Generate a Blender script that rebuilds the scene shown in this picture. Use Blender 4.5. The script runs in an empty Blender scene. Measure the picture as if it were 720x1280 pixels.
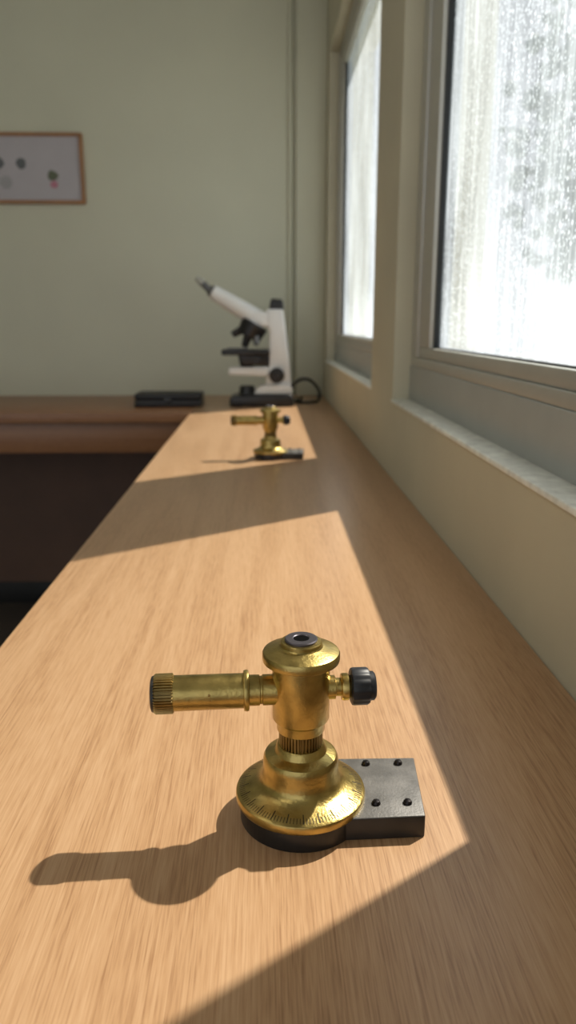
import bpy, bmesh, math, random
from mathutils import Matrix, Vector
random.seed(3)
S = bpy.context.scene
COL = S.collection
S.view_settings.view_transform = 'Standard'
S.view_settings.exposure = 0.0

# ---------------------------------------------------------------- materials
def new_mat(name):
    m = bpy.data.materials.new(name); m.use_nodes = True
    nt = m.node_tree; nt.nodes.clear()
    out = nt.nodes.new('ShaderNodeOutputMaterial')
    return m, nt, out
def N(nt, typ, **kw):
    n = nt.nodes.new(typ)
    for k, v in kw.items():
        if k.startswith('i_'):
            n.inputs[k[2:].replace('_', ' ')].default_value = v
        else:
            setattr(n, k, v)
    return n
def ramp(nt, stops):
    r = nt.nodes.new('ShaderNodeValToRGB')
    e = r.color_ramp.elements
    e[0].position, e[0].color = stops[0][0], (*stops[0][1], 1)
    e[1].position, e[1].color = stops[-1][0], (*stops[-1][1], 1)
    for p, c in stops[1:-1]:
        x = e.new(p); x.color = (*c, 1)
    return r
def simple(name, c, rough=0.5, metal=0.0, var=0.12, scale=12.0, bump=0.0, bscale=80.0, rvar=0.1, vec=(1,1,1), spec=0.5):
    m, nt, out = new_mat(name)
    b = N(nt, 'ShaderNodeBsdfPrincipled')
    b.inputs['Metallic'].default_value = metal
    b.inputs['Specular IOR Level'].default_value = spec
    tc = N(nt, 'ShaderNodeTexCoord'); mp = N(nt, 'ShaderNodeMapping')
    mp.inputs['Scale'].default_value = vec
    nt.links.new(tc.outputs['Object'], mp.inputs['Vector'])
    no = N(nt, 'ShaderNodeTexNoise'); no.inputs['Scale'].default_value = scale; no.inputs['Detail'].default_value = 6
    nt.links.new(mp.outputs['Vector'], no.inputs['Vector'])
    lo = tuple(x*(1-var) for x in c); hi = tuple(min(1, x*(1+var)) for x in c)
    r = ramp(nt, [(0.3, lo), (0.7, hi)])
    nt.links.new(no.outputs['Fac'], r.inputs['Fac'])
    nt.links.new(r.outputs['Color'], b.inputs['Base Color'])
    mr = N(nt, 'ShaderNodeMapRange')
    mr.inputs['To Min'].default_value = max(0.03, rough-rvar); mr.inputs['To Max'].default_value = min(1, rough+rvar)
    nt.links.new(no.outputs['Fac'], mr.inputs['Value']); nt.links.new(mr.outputs['Result'], b.inputs['Roughness'])
    if bump > 0:
        n2 = N(nt, 'ShaderNodeTexNoise'); n2.inputs['Scale'].default_value = bscale; n2.inputs['Detail'].default_value = 4
        nt.links.new(mp.outputs['Vector'], n2.inputs['Vector'])
        bp = N(nt, 'ShaderNodeBump'); bp.inputs['Strength'].default_value = bump; bp.inputs['Distance'].default_value = 0.002
        nt.links.new(n2.outputs['Fac'], bp.inputs['Height']); nt.links.new(bp.outputs['Normal'], b.inputs['Normal'])
    nt.links.new(b.outputs['BSDF'], out.inputs['Surface'])
    return m
def wood(name, dark, mid, light, along='Y', rough=0.34):
    m, nt, out = new_mat(name)
    b = N(nt, 'ShaderNodeBsdfPrincipled')
    tc = N(nt, 'ShaderNodeTexCoord')
    def mapped(s):
        mp = N(nt, 'ShaderNodeMapping'); a, l = s
        mp.inputs['Scale'].default_value = (a, l, a) if along == 'Y' else (l, a, a)
        nt.links.new(tc.outputs['Object'], mp.inputs['Vector']); return mp
    def nz(s, det, rg=0.5, dist=0.0):
        q = mapped(s); n = N(nt, 'ShaderNodeTexNoise'); n.inputs['Scale'].default_value = 1; n.inputs['Detail'].default_value = det
        n.inputs['Roughness'].default_value = rg; n.inputs['Distortion'].default_value = dist
        nt.links.new(q.outputs[0], n.inputs['Vector']); return n.outputs['Fac']
    mul = N(nt, 'ShaderNodeMath', operation='MULTIPLY'); mul.inputs[1].default_value = 60
    nt.links.new(nz((6, 0.4), 2, 0.4, 0.3), mul.inputs[0])
    sn = N(nt, 'ShaderNodeMath', operation='SINE'); nt.links.new(mul.outputs[0], sn.inputs[0])
    fig = N(nt, 'ShaderNodeMapRange'); fig.inputs['From Min'].default_value = -1; nt.links.new(sn.outputs[0], fig.inputs['Value'])
    fine = nz((700, 6.0), 3, 0.6); pore = nz((1150, 38), 2)
    mx = N(nt, 'ShaderNodeMix', data_type='FLOAT'); mx.inputs[0].default_value = 0.84
    nt.links.new(fig.outputs[0], mx.inputs[2]); nt.links.new(fine, mx.inputs[3])
    mx2 = N(nt, 'ShaderNodeMix', data_type='FLOAT'); mx2.inputs[0].default_value = 0.50
    nt.links.new(mx.outputs[0], mx2.inputs[2]); nt.links.new(pore, mx2.inputs[3])
    r = ramp(nt, [(0.33, dark), (0.47, mid), (0.64, light)])
    nt.links.new(mx2.outputs[0], r.inputs['Fac'])
    nt.links.new(r.outputs['Color'], b.inputs['Base Color'])
    b.inputs['Roughness'].default_value = rough
    bp = N(nt, 'ShaderNodeBump'); bp.inputs['Strength'].default_value = 0.10; bp.inputs['Distance'].default_value = 0.0004
    nt.links.new(pore, bp.inputs['Height']); nt.links.new(bp.outputs['Normal'], b.inputs['Normal'])
    nt.links.new(b.outputs['BSDF'], out.inputs['Surface'])
    return m

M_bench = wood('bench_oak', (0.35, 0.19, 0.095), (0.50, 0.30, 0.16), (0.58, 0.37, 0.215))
M_counter = wood('counter_oak_shaded', (0.21, 0.09, 0.038), (0.30, 0.135, 0.058), (0.37, 0.18, 0.085), along='X')  # oak darkened and reddened to carry the shade at the counter
M_wall = simple('wall_paint_green', (0.65, 0.65, 0.52), 0.75, var=0.03, scale=3, bump=0.25, bscale=120)
M_wallr = simple('wall_paint_cream', (0.56, 0.53, 0.405), 0.7, var=0.06, scale=5, bump=0.3, bscale=130)
M_ceil = simple('ceiling_paint', (0.6, 0.6, 0.56), 0.8, var=0.02)
M_floor = simple('floor_lino', (0.10, 0.085, 0.07), 0.5, var=0.15, scale=6)
M_panel = simple('kneehole_shade_brown', (0.16, 0.088, 0.06), 0.6, var=0.15, scale=4)  # dark brown carrying the shade under the counter, also on its legs
M_base = simple('baseboard_black', (0.012, 0.012, 0.012), 0.6)
M_sill = simple('sill_worn_white', (0.80, 0.82, 0.77), 0.6, var=0.16, scale=60, bump=0.5, bscale=150)
M_alu = simple('aluminium_frame', (0.52, 0.52, 0.48), 0.42, metal=0.35, var=0.05, scale=20, bump=0.05)
M_curb = simple('frame_grey_paint', (0.42, 0.435, 0.415), 0.5, metal=0.1, var=0.06, scale=15)
M_gasket = simple('rubber_gasket', (0.015, 0.018, 0.02), 0.6)
M_brass = simple('aged_brass', (0.49, 0.37, 0.13), 0.31, metal=1.0, var=0.28, scale=70, bump=0.12, bscale=500, rvar=0.10)
M_brass2 = simple('aged_brass_knurled', (0.34, 0.25, 0.10), 0.42, metal=1.0, var=0.3, scale=90, bump=0.1, bscale=500)
M_ink = simple('engraved_ink', (0.03, 0.022, 0.01), 0.6)
M_black = simple('black_enamel', (0.012, 0.012, 0.013), 0.35, var=0.2)
M_bore = simple('bore_shade_black', (0.004, 0.004, 0.004), 0.9, spec=0.05)  # near-black for the shade inside the sight hole
M_knob = simple('black_rubber_knob', (0.016, 0.018, 0.024), 0.42, var=0.2)
M_plate = simple('gunmetal_plate', (0.17, 0.165, 0.16), 0.47, metal=0.5, var=0.2, scale=80, bump=0.1, bscale=600)
M_plateside = simple('gunmetal_side', (0.035, 0.032, 0.03), 0.45, metal=0.3, var=0.2, scale=60)
M_screw = simple('dark_screw', (0.03, 0.025, 0.025), 0.3, metal=0.8)
M_washer = simple('dark_steel_washer', (0.15, 0.14, 0.165), 0.4, metal=0.8)
M_white = simple('microscope_white', (0.80, 0.80, 0.78), 0.35, var=0.04)
M_grey = simple('microscope_grey', (0.16, 0.16, 0.16), 0.35, metal=0.5)
M_case = simple('black_case', (0.014, 0.014, 0.016), 0.45, var=0.2)
M_cork = simple('board_frame_wood', (0.36, 0.18, 0.08), 0.5, var=0.15, scale=20)
M_paper = simple('board_paper', (0.49, 0.465, 0.50), 0.6, var=0.03)
M_blot = simple('print_dark', (0.13, 0.14, 0.15), 0.7)
M_blotg = simple('print_green', (0.13, 0.15, 0.10), 0.7)
M_blotp = simple('print_pink', (0.52, 0.22, 0.29), 0.7)
M_blotf = simple('print_faint', (0.38, 0.37, 0.39), 0.7)
M_bark = simple('tree_bark', (0.20, 0.19, 0.18), 0.9)
M_leaf = simple('tree_foliage', (0.27, 0.31, 0.29), 0.8, var=0.4, scale=2)
M_ground = simple('ground_outside', (0.35, 0.37, 0.33), 0.9, var=0.2, scale=0.5)
def emis(name, c, s):
    m, nt, out = new_mat(name); e = N(nt, 'ShaderNodeEmission'); e.inputs[0].default_value = (*c, 1); e.inputs[1].default_value = s
    nt.links.new(e.outputs[0], out.inputs['Surface']); return m
M_fill = emis('fill_diffuser', (1.0, 0.93, 0.80), 2.4)  # glow of the added fill lights

def glass_mat():
    m, nt, out = new_mat('misted_glass')
    tc = N(nt, 'ShaderNodeTexCoord')
    L = nt.links.new
    def mp(s):
        k = N(nt, 'ShaderNodeMapping'); k.inputs['Scale'].default_value = s
        L(tc.outputs['Object'], k.inputs['Vector']); return k
    def noise(s, det=4, dist=0.0):
        a = mp(s); n = N(nt, 'ShaderNodeTexNoise'); n.inputs['Scale'].default_value = 1; n.inputs['Detail'].default_value = det; n.inputs['Distortion'].default_value = dist
        L(a.outputs[0], n.inputs['Vector']); return n
    def M(op, a, b=None, c=None):
        x = N(nt, 'ShaderNodeMath', operation=op)
        for i, v in enumerate((a, b, c)):
            if v is None: continue
            if isinstance(v, (int, float)): x.inputs[i].default_value = v
            else: L(v, x.inputs[i])
        return x.outputs[0]
    n1 = noise((1, 95, 4), 5)
    runs = ramp(nt, [(0.50, (0, 0, 0)), (0.60, (1, 1, 1))]); L(n1.outputs['Fac'], runs.inputs['Fac'])
    n2 = noise((1, 10, 3.0), 4, 0.5)
    pat = ramp(nt, [(0.36, (0, 0, 0)), (0.62, (1, 1, 1))]); L(n2.outputs['Fac'], pat.inputs['Fac'])
    def drops(s, lo, hi):
        d = mp(s); v = N(nt, 'ShaderNodeTexVoronoi'); v.inputs['Scale'].default_value = 1; L(d.outputs[0], v.inputs['Vector'])
        r = ramp(nt, [(lo, (1, 1, 1)), (hi, (0, 0, 0))]); L(v.outputs['Distance'], r.inputs['Fac']); return r.outputs[0]
    d1 = drops((1, 230, 190), 0.18, 0.36); d2 = drops((1, 110, 80), 0.14, 0.26)
    dd = M('MAXIMUM', d1, d2)
    inv = M('SUBTRACT', 1.0, pat.outputs[0])
    dmask = M('MULTIPLY', dd, M('MULTIPLY_ADD', inv, 0.7, 0.3))
    sx = N(nt, 'ShaderNodeSeparateXYZ'); L(tc.outputs['Object'], sx.inputs[0])
    fr = N(nt, 'ShaderNodeMapRange'); fr.interpolation_type = 'SMOOTHSTEP'
    fr.inputs['From Min'].default_value = 0.10; fr.inputs['From Max'].default_value = 0.30; fr.inputs['To Min'].default_value = 1; fr.inputs['To Max'].default_value = 0
    L(sx.outputs['Z'], fr.inputs['Value'])
    w = M('MULTIPLY_ADD', pat.outputs[0], 0.16, 0.14)
    w = M('MULTIPLY_ADD', runs.outputs[0], 0.11, w)
    w = M('MULTIPLY_ADD', dmask, 0.42, w)
    w = M('MULTIPLY_ADD', fr.outputs[0], 0.12, w)
    w = M('MINIMUM', w, 0.8)
    cc = N(nt, 'ShaderNodeCombineColor'); L(M('MULTIPLY', w, 0.88), cc.inputs[0]); L(w, cc.inputs[1]); L(M('MULTIPLY', w, 1.16), cc.inputs[2])
    tr = N(nt, 'ShaderNodeBsdfTransparent'); tr.inputs['Color'].default_value = (0.95, 0.97, 0.98, 1)
    tl = N(nt, 'ShaderNodeBsdfTranslucent'); L(cc.outputs[0], tl.inputs['Color'])
    gl = N(nt, 'ShaderNodeBsdfGlossy'); gl.inputs['Roughness'].default_value = 0.15
    bp = N(nt, 'ShaderNodeBump'); bp.inputs['Strength'].default_value = 0.6; bp.inputs['Distance'].default_value = 0.002
    L(dmask, bp.inputs['Height']); L(bp.outputs['Normal'], gl.inputs['Normal'])
    mx = N(nt, 'ShaderNodeMixShader'); mx.inputs[0].default_value = 0.64
    L(tr.outputs[0], mx.inputs[1]); L(tl.outputs[0], mx.inputs[2])
    mx2 = N(nt, 'ShaderNodeMixShader'); mx2.inputs[0].default_value = 0.04
    L(mx.outputs[0], mx2.inputs[1]); L(gl.outputs[0], mx2.inputs[2])
    L(mx2.outputs[0], out.inputs['Surface'])
    return m
M_glass = glass_mat()

# ---------------------------------------------------------------- mesh helpers
def obj_from(name, verts, faces, mats, parent=None, mi=None, smooth=None, loc=None):
    me = bpy.data.meshes.new(name); me.from_pydata(verts, [], faces)
    if not isinstance(mats, (list, tuple)): mats = [mats]
    for m in mats: me.materials.append(m)
    bm = bmesh.new(); bm.from_mesh(me); bmesh.ops.recalc_face_normals(bm, faces=bm.faces); bm.to_mesh(me); bm.free()
    if mi:
        for p, i in zip(me.polygons, mi): p.material_index = i
    if smooth is not None:
        for p in me.polygons: p.use_smooth = True
        me.set_sharp_from_angle(angle=math.radians(smooth))
    o = bpy.data.objects.new(name, me); COL.objects.link(o)
    if parent: o.parent = parent
    if loc: o.location = loc
    return o
def empty(name, loc=(0, 0, 0)):
    e = bpy.data.objects.new(name, None); e.location = loc; e.empty_display_size = 0.05; COL.objects.link(e); return e
def boxgeo(b):
    x0, x1, y0, y1, z0, z1 = b
    v = [(x0,y0,z0),(x1,y0,z0),(x1,y1,z0),(x0,y1,z0),(x0,y0,z1),(x1,y0,z1),(x1,y1,z1),(x0,y1,z1)]
    f = [(0,3,2,1),(4,5,6,7),(0,1,5,4),(1,2,6,5),(2,3,7,6),(3,0,4,7)]
    return v, f
def boxes(name, bl, mat, parent=None, bevel=0.0, segs=2):
    V, F = [], []
    for b in bl:
        v, f = boxgeo(b); k = len(V); V += v; F += [tuple(i+k for i in q) for q in f]
    o = obj_from(name, V, F, mat, parent)
    if bevel:
        bm = bmesh.new(); bm.from_mesh(o.data)
        bmesh.ops.bevel(bm, geom=bm.edges[:], offset=bevel, segments=segs, affect='EDGES', profile=0.5)
        bm.to_mesh(o.data); bm.free()
        for p in o.data.polygons: p.use_smooth = True
        o.data.set_sharp_from_angle(angle=math.radians(50))
    return o
def lathe(name, prof, mat, M=None, parent=None, segs=72, teeth=0, depth=0.06, smooth=35):
    M = M or Matrix()
    pat = None
    if teeth: segs = teeth*4; pat = [1, 1, 1-depth, 1-depth]
    V, F = [], []
    for r, z in prof:
        for i in range(segs):
            a = 2*math.pi*i/segs
            rr = r*(pat[i % 4] if pat and r > 0.001 else 1)
            V.append(tuple(M @ Vector((rr*math.cos(a), rr*math.sin(a), z))))
    for j in range(len(prof)-1):
        for i in range(segs):
            k = (i+1) % segs
            F.append((j*segs+i, j*segs+k, (j+1)*segs+k, (j+1)*segs+i))
    F.append(tuple(range(segs-1, -1, -1)))
    F.append(tuple(range((len(prof)-1)*segs, len(prof)*segs)))
    return obj_from(name, V, F, mat, parent, smooth=smooth)
def axisM(p0, d):
    d = Vector(d).normalized()
    return Matrix.Translation(Vector(p0)) @ d.to_track_quat('Z', 'Y').to_matrix().to_4x4()
def tube(name, p0, p1, r0, r1, mat, parent=None, segs=40, bev=0.0):
    p0, p1 = Vector(p0), Vector(p1); L = (p1-p0).length
    b = bev or min(r0, r1)*0.12
    return lathe(name, [(r0-b, 0), (r0, b), (r1, L-b), (r1-b, L)], mat, axisM(p0, p1-p0), parent, segs)
def prism(name, pts, y0, y1, mat, parent=None, bevel=0.004, plane='xz'):
    n = len(pts)
    if plane == 'xz':
        V = [(x, y0, z) for x, z in pts]+[(x, y1, z) for x, z in pts]
    else:
        V = [(x, y, y0) for x, y in pts]+[(x, y, y1) for x, y in pts]
    F = [tuple(range(n)), tuple(range(2*n-1, n-1, -1))]+[(i, (i+1) % n, n+(i+1) % n, n+i) for i in range(n)]
    o = obj_from(name, V, F, mat, parent)
    if bevel:
        bm = bmesh.new(); bm.from_mesh(o.data)
        bmesh.ops.bevel(bm, geom=bm.edges[:], offset=bevel, segments=3, affect='EDGES', profile=0.5, clamp_overlap=True)
        bm.to_mesh(o.data); bm.free()
    for p in o.data.polygons: p.use_smooth = True
    o.data.set_sharp_from_angle(angle=math.radians(40))
    return o

# ---------------------------------------------------------------- room shell
WX = 0.254; TZ = 0.93; YB = 3.30
YR = -2.6; XL = -3.4; ZC = 2.9
SILL = 1.078; HEAD = 2.205
W1 = (0.455, 1.505); W2 = (1.81, 3.13)
wo = 0.42
boxes('wall_right', [(WX, wo, YR, YB, 0, SILL), (WX, wo, YR, YB, HEAD, ZC), (WX, wo, YR, W1[0], SILL, HEAD),
                     (WX, wo, W1[1], W2[0], SILL, HEAD), (WX, wo, W2[1], YB, SILL, HEAD)], M_wallr)
boxes('wall_back', [(XL-0.12, wo, YB, YB+0.15, 0, ZC)], M_wall)
boxes('wall_left', [(XL-0.12, XL, YR, YB, 0, ZC)], M_wall)
boxes('floor', [(XL-0.12, wo, YR, YB+0.15, -0.1, 0)], M_floor)
boxes('ceiling', [(XL-0.12, wo, YR, YB+0.15, ZC, ZC+0.1)], M_ceil)
boxes('trim_1', [(0.135, WX, 3.262, YB, TZ, ZC)], M_wall, bevel=0.003)   # corner pilaster
lathe('trim_2', [(0.009, 0), (0.009, ZC-TZ)], M_wall, Matrix.Translation((0.112, 3.290, TZ)), segs=24)  # conduit
boxes('baseboard_back', [(XL, -0.27, YB-0.022, YB, 0, 0.10)], M_base, bevel=0.003)
boxes('baseboard_left', [(XL, XL+0.02, YR, YB-0.03, 0, 0.10)], M_base, bevel=0.003)

FX = -0.012
def window(name, y0, y1, st, sf):
    e = empty(name, (0.32, (y0+y1)/2, SILL))
    def B(n, bl, m, bev=0.0015):
        o = boxes(n, [(a-0.32+(FX if a > 0.26 else 0), b-0.32+FX, c-(y0+y1)/2, d-(y0+y1)/2, f-SILL, g-SILL) for a, b, c, d, f, g in bl], m, e, bev); return o
    B('sill_board', [(WX-0.004, 0.300, y0, y1, SILL, SILL+0.007)], M_sill)
    B('sill_curb', [(0.298, 0.360, y0, y1, SILL, 1.150)], M_curb)
    B('outer_frame', [(0.300, 0.350, y0, y1, 1.150, 1.167), (0.300, 0.350, y0, y1, HEAD-0.03, HEAD),
                      (0.300, 0.350, y0, y0+st*0.4, 1.167, HEAD-0.03), (0.300, 0.350, y1-0.05, y1, 1.167, HEAD-0.03)], M_alu)
    ya, yb = y0+st*0.4, y1-0.05
    B('sash', [(0.304, 0.342, ya, yb, 1.167, 1.187), (0.304, 0.342, ya, yb, HEAD-0.075, HEAD-0.03),
               (0.304, 0.342, ya, y0+st, 1.187, HEAD-0.075), (0.304, 0.342, yb-sf, yb, 1.187, HEAD-0.075)], M_alu, 0.002)
    yc, yd = y0+st, yb-sf
    g = 0.009
    B('gasket', [(0.312, 0.336, yd-g, yd, 1.187, HEAD-0.075), (0.312, 0.336, yc, yc+g*0.5, 1.187, HEAD-0.075),
                 (0.314, 0.334, yc, yd, 1.187, 1.189)], M_gasket, 0)
    V = [(FX, yc-(y0+y1)/2, 1.18-SILL), (FX, yd-(y0+y1)/2, 1.18-SILL), (FX, yd-(y0+y1)/2, HEAD-0.07-SILL), (FX, yc-(y0+y1)/2, HEAD-0.07-SILL)]
    obj_from('glass_pane', V, [(0, 1, 2, 3)], M_glass, e)
window('window_1', *W1, 0.058, 0.088)
window('window_2', *W2, 0.035, 0.07)

# out-of-view fill lights on the ceiling, added to raise the ambient level
for i, (lx, ly) in enumerate([(-1.3, -0.9), (-1.3, 0.9)]):
    e = empty('added_fill_lamp' + ('' if i == 0 else '.001'), (lx, ly, ZC))
    boxes('housing', [(-0.32, 0.32, -0.62, 0.62, -0.05, -0.0005)], M_white, e, 0.004)
    boxes('diffuser', [(-0.30, 0.30, -0.60, 0.60, -0.056, -0.0505)], M_fill, e)

# ---------------------------------------------------------------- bench + counter
g = 0.0008
bench = empty('lab_bench', (0, 0, 0))
boxes('bench_top', [(-0.254, WX-g, -1.2, YB-g, TZ-0.036, TZ)], M_bench, bench, 0.0012)
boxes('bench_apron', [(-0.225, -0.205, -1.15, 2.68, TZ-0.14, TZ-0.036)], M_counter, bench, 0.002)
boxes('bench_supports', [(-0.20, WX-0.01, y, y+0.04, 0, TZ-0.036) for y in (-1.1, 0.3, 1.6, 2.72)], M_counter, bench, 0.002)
ctr = empty('side_counter', (0, 0, 0))
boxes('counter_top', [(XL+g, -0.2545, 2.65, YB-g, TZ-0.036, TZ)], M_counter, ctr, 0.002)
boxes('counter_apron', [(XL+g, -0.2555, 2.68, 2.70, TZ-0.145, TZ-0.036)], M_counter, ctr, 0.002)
boxes('counter_shade_panel', [(XL+g, -0.27, YB-0.02, YB-0.001, 0.101, TZ-0.037)], M_panel, ctr)  # added dark sheet, keeps the wall below the counter in painted shade
boxes('counter_legs', [(x, x+0.05, 2.71, 2.76, 0, TZ-0.036) for x in (-3.3, -2.2)], M_panel, ctr, 0.002)

# ---------------------------------------------------------------- brass instrument
def instrument(name, loc):
    e = empty(name, loc)
    R = 0.0376
    disc_pts = [(R*math.cos(2*math.pi*i/64), R*math.sin(2*math.pi*i/64)) for i in range(64)]
    prism('base_foot', disc_pts, 0.0, 0.0140, M_black, e, 0.0008, 'xy')
    pl = [(0.020, -0.0275), (0.0735, -0.0255), (0.0785, 0.037), (0.016, 0.0375)]
    o = prism('mounting_plate', pl, 0.0, 0.0150, [M_plateside, M_plate], e, 0.0010, 'xy')
    for p in o.data.polygons:
        if p.normal.z > 0.5: p.material_index = 1
    for i, (x, y) in enumerate([(0.045, 0.030), (0.0665, 0.030), (0.0457, -0.013), (0.065, -0.013)]):
        lathe('plate_screw_%d' % (i+1), [(0.0028, 0.0148), (0.0028, 0.0158), (0.0020, 0.0171), (0.0006, 0.0175)], M_screw, Matrix.Translation((x, y, 0)), e, 20)
    lathe('graduated_dial', [(0.0382, 0.0130), (0.0396, 0.0135), (0.0402, 0.0145), (0.0402, 0.0178), (0.0398, 0.0188), (0.0388, 0.0195),
                     (0.0335, 0.0213), (0.0290, 0.0231), (0.0262, 0.0248), (0.0244, 0.0270), (0.0236, 0.0295), (0.0233, 0.0330), (0.0232, 0.0385), (0.0229, 0.0410),
                     (0.0219, 0.0429), (0.0200, 0.0440), (0.0170, 0.0448), (0.0160, 0.0454), (0.0155, 0.0466), (0.0148, 0.0490), (0.0140, 0.0500)], M_brass, None, e, 96, smooth=32)
    V, F = [], []
    for i in range(120):
        a = 2*math.pi*i/120
        L = 0.0036 if i % 5 else 0.0060
        r1, r0 = 0.0382, 0.0382-L; w = 0.00019 if i % 5 else 0.00030
        z1 = 0.01990; z0 = z1+(r1-r0)*0.345
        c, s = math.cos(a), math.sin(a)
        k = len(V)
        for (r, z) in ((r0, z0), (r1, z1)):
            for sg in (-1, 1):
                V.append((r*c-sg*w*s, r*s+sg*w*c, z))
        F.append((k, k+1, k+3, k+2))
    obj_from('dial_graduations', V, F, M_ink, e)
    lathe('knurled_collar', [(0.0128, 0.0485), (0.0134, 0.0492), (0.0134, 0.0590), (0.0128, 0.0598)], M_brass2, None, e, teeth=40, depth=0.10, smooth=20)
    lathe('column_body', [(0.0122, 0.0590), (0.0128, 0.0597), (0.0145, 0.0600), (0.0147, 0.0606), (0.0147, 0.0655), (0.0152, 0.0664), (0.0168, 0.0672), (0.0173, 0.0682), (0.0173, 0.1010),
                      (0.0173, 0.1062)], M_brass, None, e, 96)
    lathe('column_cap', [(0.0172, 0.1045), (0.0222, 0.1047), (0.0230, 0.1053), (0.0232, 0.1065), (0.0232, 0.1096), (0.0226, 0.1107), (0.0200, 0.1119),
                     (0.0150, 0.1133), (0.0130, 0.1140), (0.0124, 0.1148), (0.0123, 0.1166), (0.0118, 0.1172), (0.0098, 0.1174)], M_brass, None, e, 96, smooth=30)
    lathe('sight_washer', [(0.0098, 0.1170), (0.0098, 0.1184), (0.0092, 0.1190), (0.0052, 0.1190), (0.0047, 0.1186), (0.0047, 0.1176)], M_washer, None, e, 48)
    lathe('sight_hole_disc', [(0.0047, 0.1174), (0.0047, 0.1186)], M_bore, None, e, 32)  # black disc near the washer top, painted shade instead of a deep hole
    ang = math.radians(3)
    A = Matrix.Rotation(ang, 4, 'Z') @ Matrix.Translation((0, 0, 0.0862))
    ML = A @ Matrix.Rotation(-math.pi/2, 4, 'Y')
    MR = A @ Matrix.Rotation(math.pi/2, 4, 'Y')
    lathe('telescope_collar', [(0.0092, 0.014), (0.0092, 0.0232), (0.0084, 0.0236), (0.0084, 0.0248), (0.0092, 0.0252), (0.0092, 0.0335)], M_brass, ML, e, 64)
    lathe('telescope_ring', [(0.0104, 0.0312), (0.0120, 0.0316), (0.0124, 0.0328), (0.0120, 0.0344), (0.0104, 0.0348)], M_brass, ML, e, 64)
    lathe('telescope_tube', [(0.0100, 0.0342), (0.0104, 0.0346), (0.0106, 0.0765), (0.0100, 0.0770)], M_brass, ML, e, 64)
    lathe('telescope_eyepiece', [(0.0108, 0.0760), (0.0119, 0.0767), (0.0119, 0.0866), (0.0112, 0.0876)], M_brass2, ML, e, teeth=40, depth=0.09, smooth=20)
    lathe('telescope_end_ring', [(0.0110, 0.0873), (0.0104, 0.0890), (0.0085, 0.0897), (0.0060, 0.0897), (0.0058, 0.0885)], M_black, ML, e, 48)
    lathe('tube_screw', [(0.0007, 0.0), (0.0007, 0.0009), (0.0004, 0.0011)], M_brass2, A @ Matrix.Translation((-0.055, -0.0098, 0.003)) @ Matrix.Rotation(math.pi/2, 4, 'X'), e, 16)
    lathe('knob_stem', [(0.0072, 0.014), (0.0072, 0.0205), (0.0055, 0.0210), (0.0055, 0.0240), (0.0078, 0.0245), (0.0082, 0.0255), (0.0082, 0.0285), (0.0070, 0.0290), (0.0060, 0.0315)], M_brass, MR, e, 48)
    lathe('focus_knob', [(0.0094, 0.0300), (0.0110, 0.0306), (0.0113, 0.0318), (0.0113, 0.0400), (0.0106, 0.0412)], M_knob, MR, e, teeth=14, depth=0.04, smooth=30)
    lathe('focus_knob_cap', [(0.0088, 0.0408), (0.0088, 0.0440), (0.0078, 0.0450)], M_knob, MR, e, 40)
    return e
instrument('brass_surveying_instrument', (0.021, 0.419, TZ))
instrument('brass_surveying_instrument.001', (0.014, 1.725, TZ))

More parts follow.
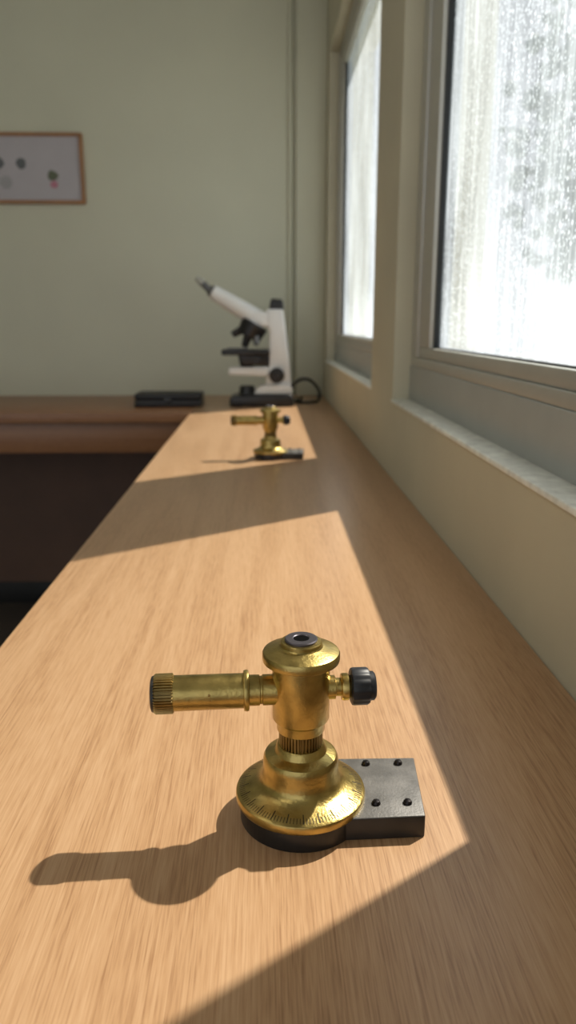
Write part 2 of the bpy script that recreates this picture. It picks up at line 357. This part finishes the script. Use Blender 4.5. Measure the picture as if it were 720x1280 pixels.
# ---------------------------------------------------------------- microscope
def microscope(loc):
    e = empty('microscope', loc)
    prism('base', [(-0.119, 0.0), (0.119, 0.0), (0.119, 0.030), (0.105, 0.045), (-0.02, 0.045), (-0.105, 0.038), (-0.119, 0.030)], -0.08, 0.08, M_black, e, 0.006)
    prism('base_cover', [(-0.03, 0.043), (0.115, 0.043), (0.112, 0.070), (0.10, 0.080), (0.0, 0.075), (-0.02, 0.062)], -0.055, 0.055, M_white, e, 0.006)
    prism('arm', [(0.012, 0.07), (0.112, 0.07), (0.102, 0.18), (0.090, 0.28), (0.080, 0.350), (0.018, 0.350), (0.016, 0.30), (0.030, 0.27), (0.026, 0.16)], -0.034, 0.034, M_white, e, 0.008)
    tube('lamp_well', (-0.055, 0, 0.038), (-0.055, 0, 0.072), 0.032, 0.028, M_black, e)
    prism('arm_cap', [(0.028, 0.345), (0.084, 0.345), (0.080, 0.385), (0.036, 0.388)], -0.026, 0.026, M_black, e, 0.008)
    prism('head', [(-0.050, 0.292), (0.030, 0.285), (0.040, 0.335), (-0.01, 0.345), (-0.050, 0.335)], -0.034, 0.034, M_white, e, 0.01)
    tube('body_tube', (0.012, 0, 0.300), (-0.178, 0, 0.412), 0.036, 0.027, M_white, e)
    tube('eyepiece_collar', (-0.174, 0, 0.4095), (-0.188, 0, 0.418), 0.022, 0.019, M_grey, e)
    tube('eyepiece', (-0.186, 0, 0.417), (-0.214, 0, 0.443), 0.013, 0.012, M_grey, e)
    tube('eyepiece_lens', (-0.212, 0, 0.441), (-0.234, 0, 0.462), 0.015, 0.009, M_alu, e)
    tube('nosepiece', (-0.022, 0, 0.300), (-0.050, 0, 0.250), 0.052, 0.046, M_black, e)
    tube('objective_1', (-0.046, 0, 0.262), (-0.064, 0, 0.214), 0.018, 0.012, M_black, e)
    tube('objective_2', (-0.062, 0, 0.282), (-0.108, 0, 0.258), 0.017, 0.012, M_black, e)
    tube('objective_3', (-0.022, -0.022, 0.262), (-0.018, -0.040, 0.222), 0.016, 0.010, M_grey, e)
    boxes('stage', [(-0.146, 0.030, -0.07, 0.07, 0.186, 0.206)], M_black, e, 0.004)
    boxes('stage_clip', [(-0.125, -0.05, -0.05, -0.04, 0.206, 0.213)], M_grey, e, 0.002)
    prism('stage_bracket', [(-0.07, 0.150), (0.03, 0.145), (0.03, 0.192), (-0.09, 0.192)], -0.035, 0.035, M_black, e, 0.004)
    tube('condenser', (-0.055, 0, 0.192), (-0.055, 0, 0.130), 0.034, 0.024, M_black, e)
    prism('condenser_bracket', [(-0.124, 0.114), (0.025, 0.108), (0.025, 0.142), (-0.120, 0.142)], -0.045, 0.045, M_white, e, 0.006)
    tube('stage_knob', (-0.018, -0.075, 0.170), (-0.018, -0.030, 0.170), 0.014, 0.014, M_black, e)
    for s in (-1, 1):
        tube('coarse_focus_knob_%d' % (1 if s < 0 else 2), (0.056, s*0.032, 0.112), (0.056, s*0.064, 0.112), 0.029, 0.027, M_black, e)
        tube('fine_focus_knob_%d' % (1 if s < 0 else 2), (0.056, s*0.062, 0.112), (0.056, s*0.078, 0.112), 0.015, 0.013, M_black, e)
    cu = bpy.data.curves.new('power_cable', 'CURVE'); cu.dimensions = '3D'; cu.bevel_depth = 0.006; cu.bevel_resolution = 3
    sp = cu.splines.new('BEZIER'); P = [(0.108, 0.02, 0.06), (0.150, 0.03, 0.092), (0.195, 0.05, 0.080), (0.222, 0.06, 0.02), (0.18, 0.02, 0.0067), (0.135, 0.06, 0.0067), (0.16, 0.2, 0.0067)]
    sp.bezier_points.add(len(P)-1)
    for b, p in zip(sp.bezier_points, P): b.co = p; b.handle_left_type = b.handle_right_type = 'AUTO'
    cu.materials.append(M_black)
    o = bpy.data.objects.new('power_cable', cu); COL.objects.link(o); o.parent = e
microscope((-0.008, 2.90, TZ))

# ---------------------------------------------------------------- black case on counter
cs = empty('black_instrument_case', (-0.352, 2.88, TZ))
boxes('case_body', [(-0.122, 0.122, -0.07, 0.07, 0, 0.027)], M_case, cs, 0.004)
boxes('case_lid', [(-0.122, 0.122, -0.07, 0.07, 0.0272, 0.050)], M_case, cs, 0.006)
boxes('case_latch', [(-0.015, 0.015, -0.073, -0.069, 0.014, 0.034)], M_black, cs, 0.001)

# ---------------------------------------------------------------- pin board
pb = empty('pinned_notice_board', (-1.12, YB, 1.825))
x0, x1, z0, z1, f = -0.41, 0.41, -0.130, 0.132, 0.013
boxes('board_frame', [(x0, x1, -0.022, -0.001, z0, z0+f), (x0, x1, -0.022, -0.001, z1-f, z1), (x0, x0+f, -0.022, -0.001, z0+f, z1-f), (x1-f, x1, -0.022, -0.001, z0+f, z1-f)], M_cork, pb, 0.002)
boxes('board_paper', [(x0+f, x1-f, -0.012, -0.001, z0+f, z1-f)], M_paper, pb)
def blot(nm, x, z, r, m, k=0.0):
    pts = [(x+r*(1+k*random.uniform(-1, 1))*math.cos(a), z+r*(1+k*random.uniform(-1, 1))*math.sin(a)) for a in [2*math.pi*i/20 for i in range(20)]]
    obj_from(nm, [(a, -0.0126, b) for a, b in pts], [tuple(range(20))], m, pb)
blot('print_1', 0.165, 0.020, 0.020, M_blot, 0.15); blot('print_2', 0.075, 0.020, 0.022, M_blot, 0.15)
blot('print_3', 0.287, -0.025, 0.020, M_blotg, 0.2); blot('print_4', 0.289, -0.058, 0.015, M_blotp, 0.2)
blot('print_5', 0.10, -0.05, 0.025, M_blotf, 0.1); blot('print_6', -0.1, 0.02, 0.024, M_blot, 0.1); blot('print_7', -0.25, -0.03, 0.024, M_blotg, 0.1)

# ---------------------------------------------------------------- outside
boxes('ground_outside', [(0.43, 40, -20, 45, -0.6, -0.5)], M_ground)
def tree(nm, x, y, h, r, n=450):
    e = empty(nm, (x, y, -0.5))
    lathe('trunk', [(0.16, 0), (0.12, 0.5), (0.09, h*0.6), (0.03, h*0.9)], M_bark, None, e, 16)
    bm = bmesh.new()
    for i in range(n):
        a = random.uniform(0, 6.28); u = random.uniform(-1, 1); q = math.sqrt(1-u*u)*random.random()**0.4
        rr = r*q*1.15; zz = h*0.72+u*h*0.34
        bmesh.ops.create_icosphere(bm, subdivisions=1, radius=random.uniform(0.04, 0.14), matrix=Matrix.Translation((rr*math.cos(a), rr*math.sin(a), zz)))
    me = bpy.data.meshes.new('canopy'); bm.to_mesh(me); bm.free(); me.materials.append(M_leaf)
    for p in me.polygons: p.use_smooth = True
    o = bpy.data.objects.new('canopy', me); COL.objects.link(o); o.parent = e
tree('garden_tree', 4.7, 10.8, 5.8, 1.4)
tree('garden_tree.001', 7.0, 14.0, 6.4, 1.9, 700)
tree('garden_tree.002', 9.5, 20.5, 5.5, 1.8)

# ---------------------------------------------------------------- light
w = bpy.data.worlds.new('sky'); S.world = w; w.use_nodes = True
nt = w.node_tree; bg = nt.nodes['Background']
bg.inputs['Color'].default_value = (0.93, 0.96, 1.0, 1); bg.inputs['Strength'].default_value = 0.95
sd = bpy.data.lights.new('sun', 'SUN'); sd.energy = 15.5; sd.angle = math.radians(0.8); sd.color = (1.0, 0.91, 0.77)
so = bpy.data.objects.new('sun', sd); COL.objects.link(so); so.location = (8, 6, 10)
so.rotation_euler = Vector((-0.675, -0.48, -1.0)).to_track_quat('-Z', 'Y').to_euler()

# ---------------------------------------------------------------- camera
cd = bpy.data.cameras.new('camera'); cam = bpy.data.objects.new('camera', cd); COL.objects.link(cam)
cam.location = (0, 0, TZ+0.30)
cam.rotation_euler = (math.radians(90-13.95), 0, math.radians(-1.8))
cd.sensor_width = 36; cd.lens = 950/1280*36; cd.clip_start = 0.01; cd.clip_end = 200
cd.dof.use_dof = True; cd.dof.focus_distance = 0.445; cd.dof.aperture_fstop = 8.5
S.camera = cam
